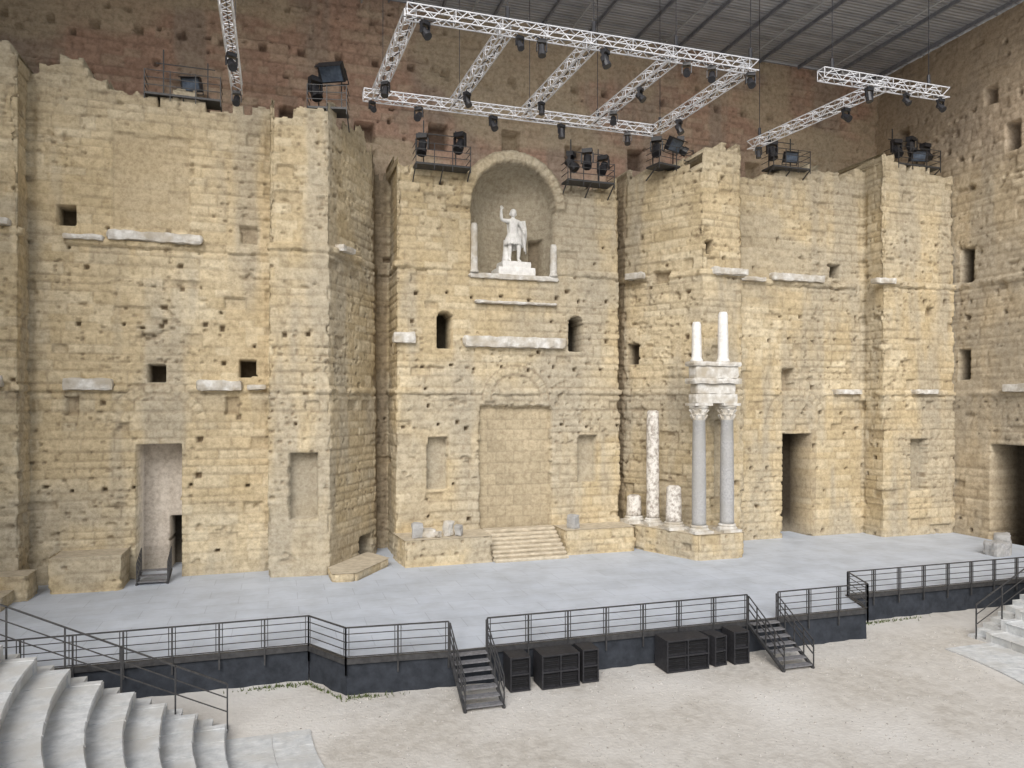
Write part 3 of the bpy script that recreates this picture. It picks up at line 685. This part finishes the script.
def truss_rig(beams,lights,hang,TZ=TZ):
    g=empty('lighting_truss'); b=MB()
    for a,c in beams: truss(b,(*a,TZ),(*c,TZ))
    b.obj('box_truss_beams',M_ALU,g)
    b=MB()
    for (x,y) in hang: b.bar((x,y,TZ+.26),(x,y,33.4),.018); b.bar((x,y,TZ+.3),(x,y,TZ+.75),.08,8)
    b.obj('chain_hoists',M_LAMP,g)
    b=MB()
    for a,c in beams:
        a=Vector((*a,TZ));c=Vector((*c,TZ)); n=14; pr=None
        for i in range(n+1):
            p=a.lerp(c,i/n)+Vector((random.uniform(-.12,.12),random.uniform(-.12,.12),-.10-random.random()*.12))
            if pr is not None: b.bar(pr,p,.022)
            pr=p
    b.obj('cable_loom',M_LAMP,g)
    for i,(x,y) in enumerate(lights): stage_light(g,x,y,TZ-.24,random.uniform(-.8,.8),random.uniform(.1,1.0),random.uniform(.7,.95))
XS=[-8.1,-4.4,-.8,2.9,6.5]
FY=-11.8
beams=[((-8.3,FY),(6.75,FY)),((-9.0,-3.9),(6.2,-3.9))]+[((x,FY+.26),(x-.3,-4.15)) for x in XS]
lights=[(x+.5,FY) for x in XS[:-1]]+[(x-.2,-6.2) for x in XS]+[(x+1.7,-3.9) for x in XS[:-1]]+[(-8.6,-3.9),(-3,FY),(4.6,FY),(6.5,FY),(2.7,-9)]
truss_rig(beams,lights,[(x,FY) for x in XS]+[(x,-3.9) for x in XS])
truss_rig([((9.8,-12.2),(16.8,-12.2)),((13.3,-11.93),(12.3,-3.6))],[(12.4,-12.2),(14.5,-12.2),(16.5,-12.2),(13.1,-10),(12.4,-4.2)],[(10.4,-12.2),(15.8,-12.2),(12.4,-4.3)],23.95)
truss_rig([((-14.6,-14),(-14.6,-2.8))],[(-14.6,-3.2),(-14.6,-7)],[(-14.6,-4),(-14.6,-12)])

def flood(parent,x,y,z,yaw,s=1,tilt=.3):
    b=MB(); b.box(-.42*s,.42*s,-.12*s,.12*s,-.3*s,.3*s); b.bar((-.47*s,0,-.42*s),(-.47*s,0,.1*s),.03); b.bar((.47*s,0,-.42*s),(.47*s,0,.1*s),.03); b.bar((-.47*s,0,-.42*s),(.47*s,0,-.42*s),.03)
    b.box(-.44*s,.44*s,-.30*s,-.122*s,.29*s,.32*s)
    b.box(-.30*s,.30*s,.121*s,.20*s,-.2*s,.2*s)
    o=b.obj('floodlight_housing',M_LAMP,parent); o.location=(x,y,z); o.rotation_euler=(tilt,0,yaw)
    b=MB(); b.box(-.36*s,.36*s,-.135*s,-.122*s,-.25*s,.25*s); o2=b.obj('floodlight_glass',M_GLASS,parent); o2.location=(x,y,z); o2.rotation_euler=(tilt,0,yaw)
def platform(x,y,z,w,d=1.2,n=2,yaw=0,fl=1,fs=1.1,ft=.3,fz=.75):
    g=empty('lighting_platform'); b=MB()
    b.box(-w/2,w/2,-d/2,d/2,-.1,0)
    for hh in (.35,.7,1.05):
        for (p,q) in (((-w/2,-d/2),(w/2,-d/2)),((-w/2,-d/2),(-w/2,d/2)),((w/2,-d/2),(w/2,d/2))): b.bar((*p,hh),(*q,hh),.022)
    k=max(2,int(w/.9))
    for i in range(k+1): b.bar((-w/2+w*i/k,-d/2,-.35),(-w/2+w*i/k,-d/2,1.08),.028)
    for i in range(3): b.bar((-w/2+w*i/2,-d/2,-.1),(-w/2+w*i/2,d/2,-.8),.04)
    b.bar((-w*.3,d/2,0),(-w*.3,d/2,2.6),.04); b.bar((w*.3,d/2,0),(w*.3,d/2,2.2),.04); b.bar((-w*.4,d/2,1.9),(w*.4,d/2,1.9),.03)
    b.obj('deck_and_rails',M_STEEL,g)
    for i in range(n): stage_light(g,-w*.35+w*.7*i/max(1,n-1),.1,1.75+.3*(i%2),random.uniform(-1,1),random.uniform(.2,1.1),1.5)
    for i in range(fl): flood(g,w*.1-w*.3*i,-.1,fz,random.uniform(-.3,.3),fs,ft)
    g.location=(x,y,z); g.rotation_euler=(0,0,yaw)
platform(-17.2,.6,24.5,3.4,1.2,0,0,1); platform(-10.4,-.9,24.2,1.9,1.2,1,-.2,1,1.5,.75,1.9); platform(-4.3,.7,22.5,3.0,1.0,2,0,0); platform(4.35,.7,22.4,2.9,1.0,3,0,0)
platform(9.4,.2,23.6,2.6,1.2,2,.2,1,1.3,.6,1.4); platform(17.6,.2,24.3,2.7,1.2,1,0,1); platform(26.4,-1.0,24.9,3.4,1.2,3,0,1,1.2)

# ------------------------------------------------------------------ world, sun, camera
w=bpy.data.worlds.new('World'); scene.world=w; w.use_nodes=True; nt=w.node_tree; bg=nt.nodes['Background']
sky=nt.nodes.new('ShaderNodeTexSky'); sky.sky_type='NISHITA'; sky.sun_disc=False
EL=36; AZ=203
sky.sun_elevation=math.radians(EL); sky.sun_rotation=math.radians(AZ); sky.air_density=1.0; sky.dust_density=3.0
hs=nt.nodes.new('ShaderNodeHueSaturation'); hs.inputs['Saturation'].default_value=.5
nt.links.new(sky.outputs[0],hs.inputs['Color']); nt.links.new(hs.outputs[0],bg.inputs['Color']); bg.inputs['Strength'].default_value=.15
sd=bpy.data.lights.new('sun','SUN'); sd.energy=2.0; sd.angle=math.radians(35); sd.color=(1,.98,.95)
so=bpy.data.objects.new('sun',sd); link(so)
a=math.radians(AZ); toward=Vector((math.sin(a)*math.cos(math.radians(EL)),math.cos(a)*math.cos(math.radians(EL)),math.sin(math.radians(EL))))
so.rotation_euler=toward.to_track_quat('Z','Y').to_euler()
cd=bpy.data.cameras.new('camera'); co=bpy.data.objects.new('camera',cd); link(co)
co.location=(-12.78,-38.96,9.5); co.rotation_euler=(math.radians(90),0,math.radians(-17.5))
cd.sensor_width=36; cd.lens=740/1024*36; cd.shift_y=21/1024; cd.clip_end=2000; cd.clip_start=.1
scene.camera=co
scene.view_settings.view_transform='Standard'; scene.view_settings.look='None'; scene.view_settings.exposure=0
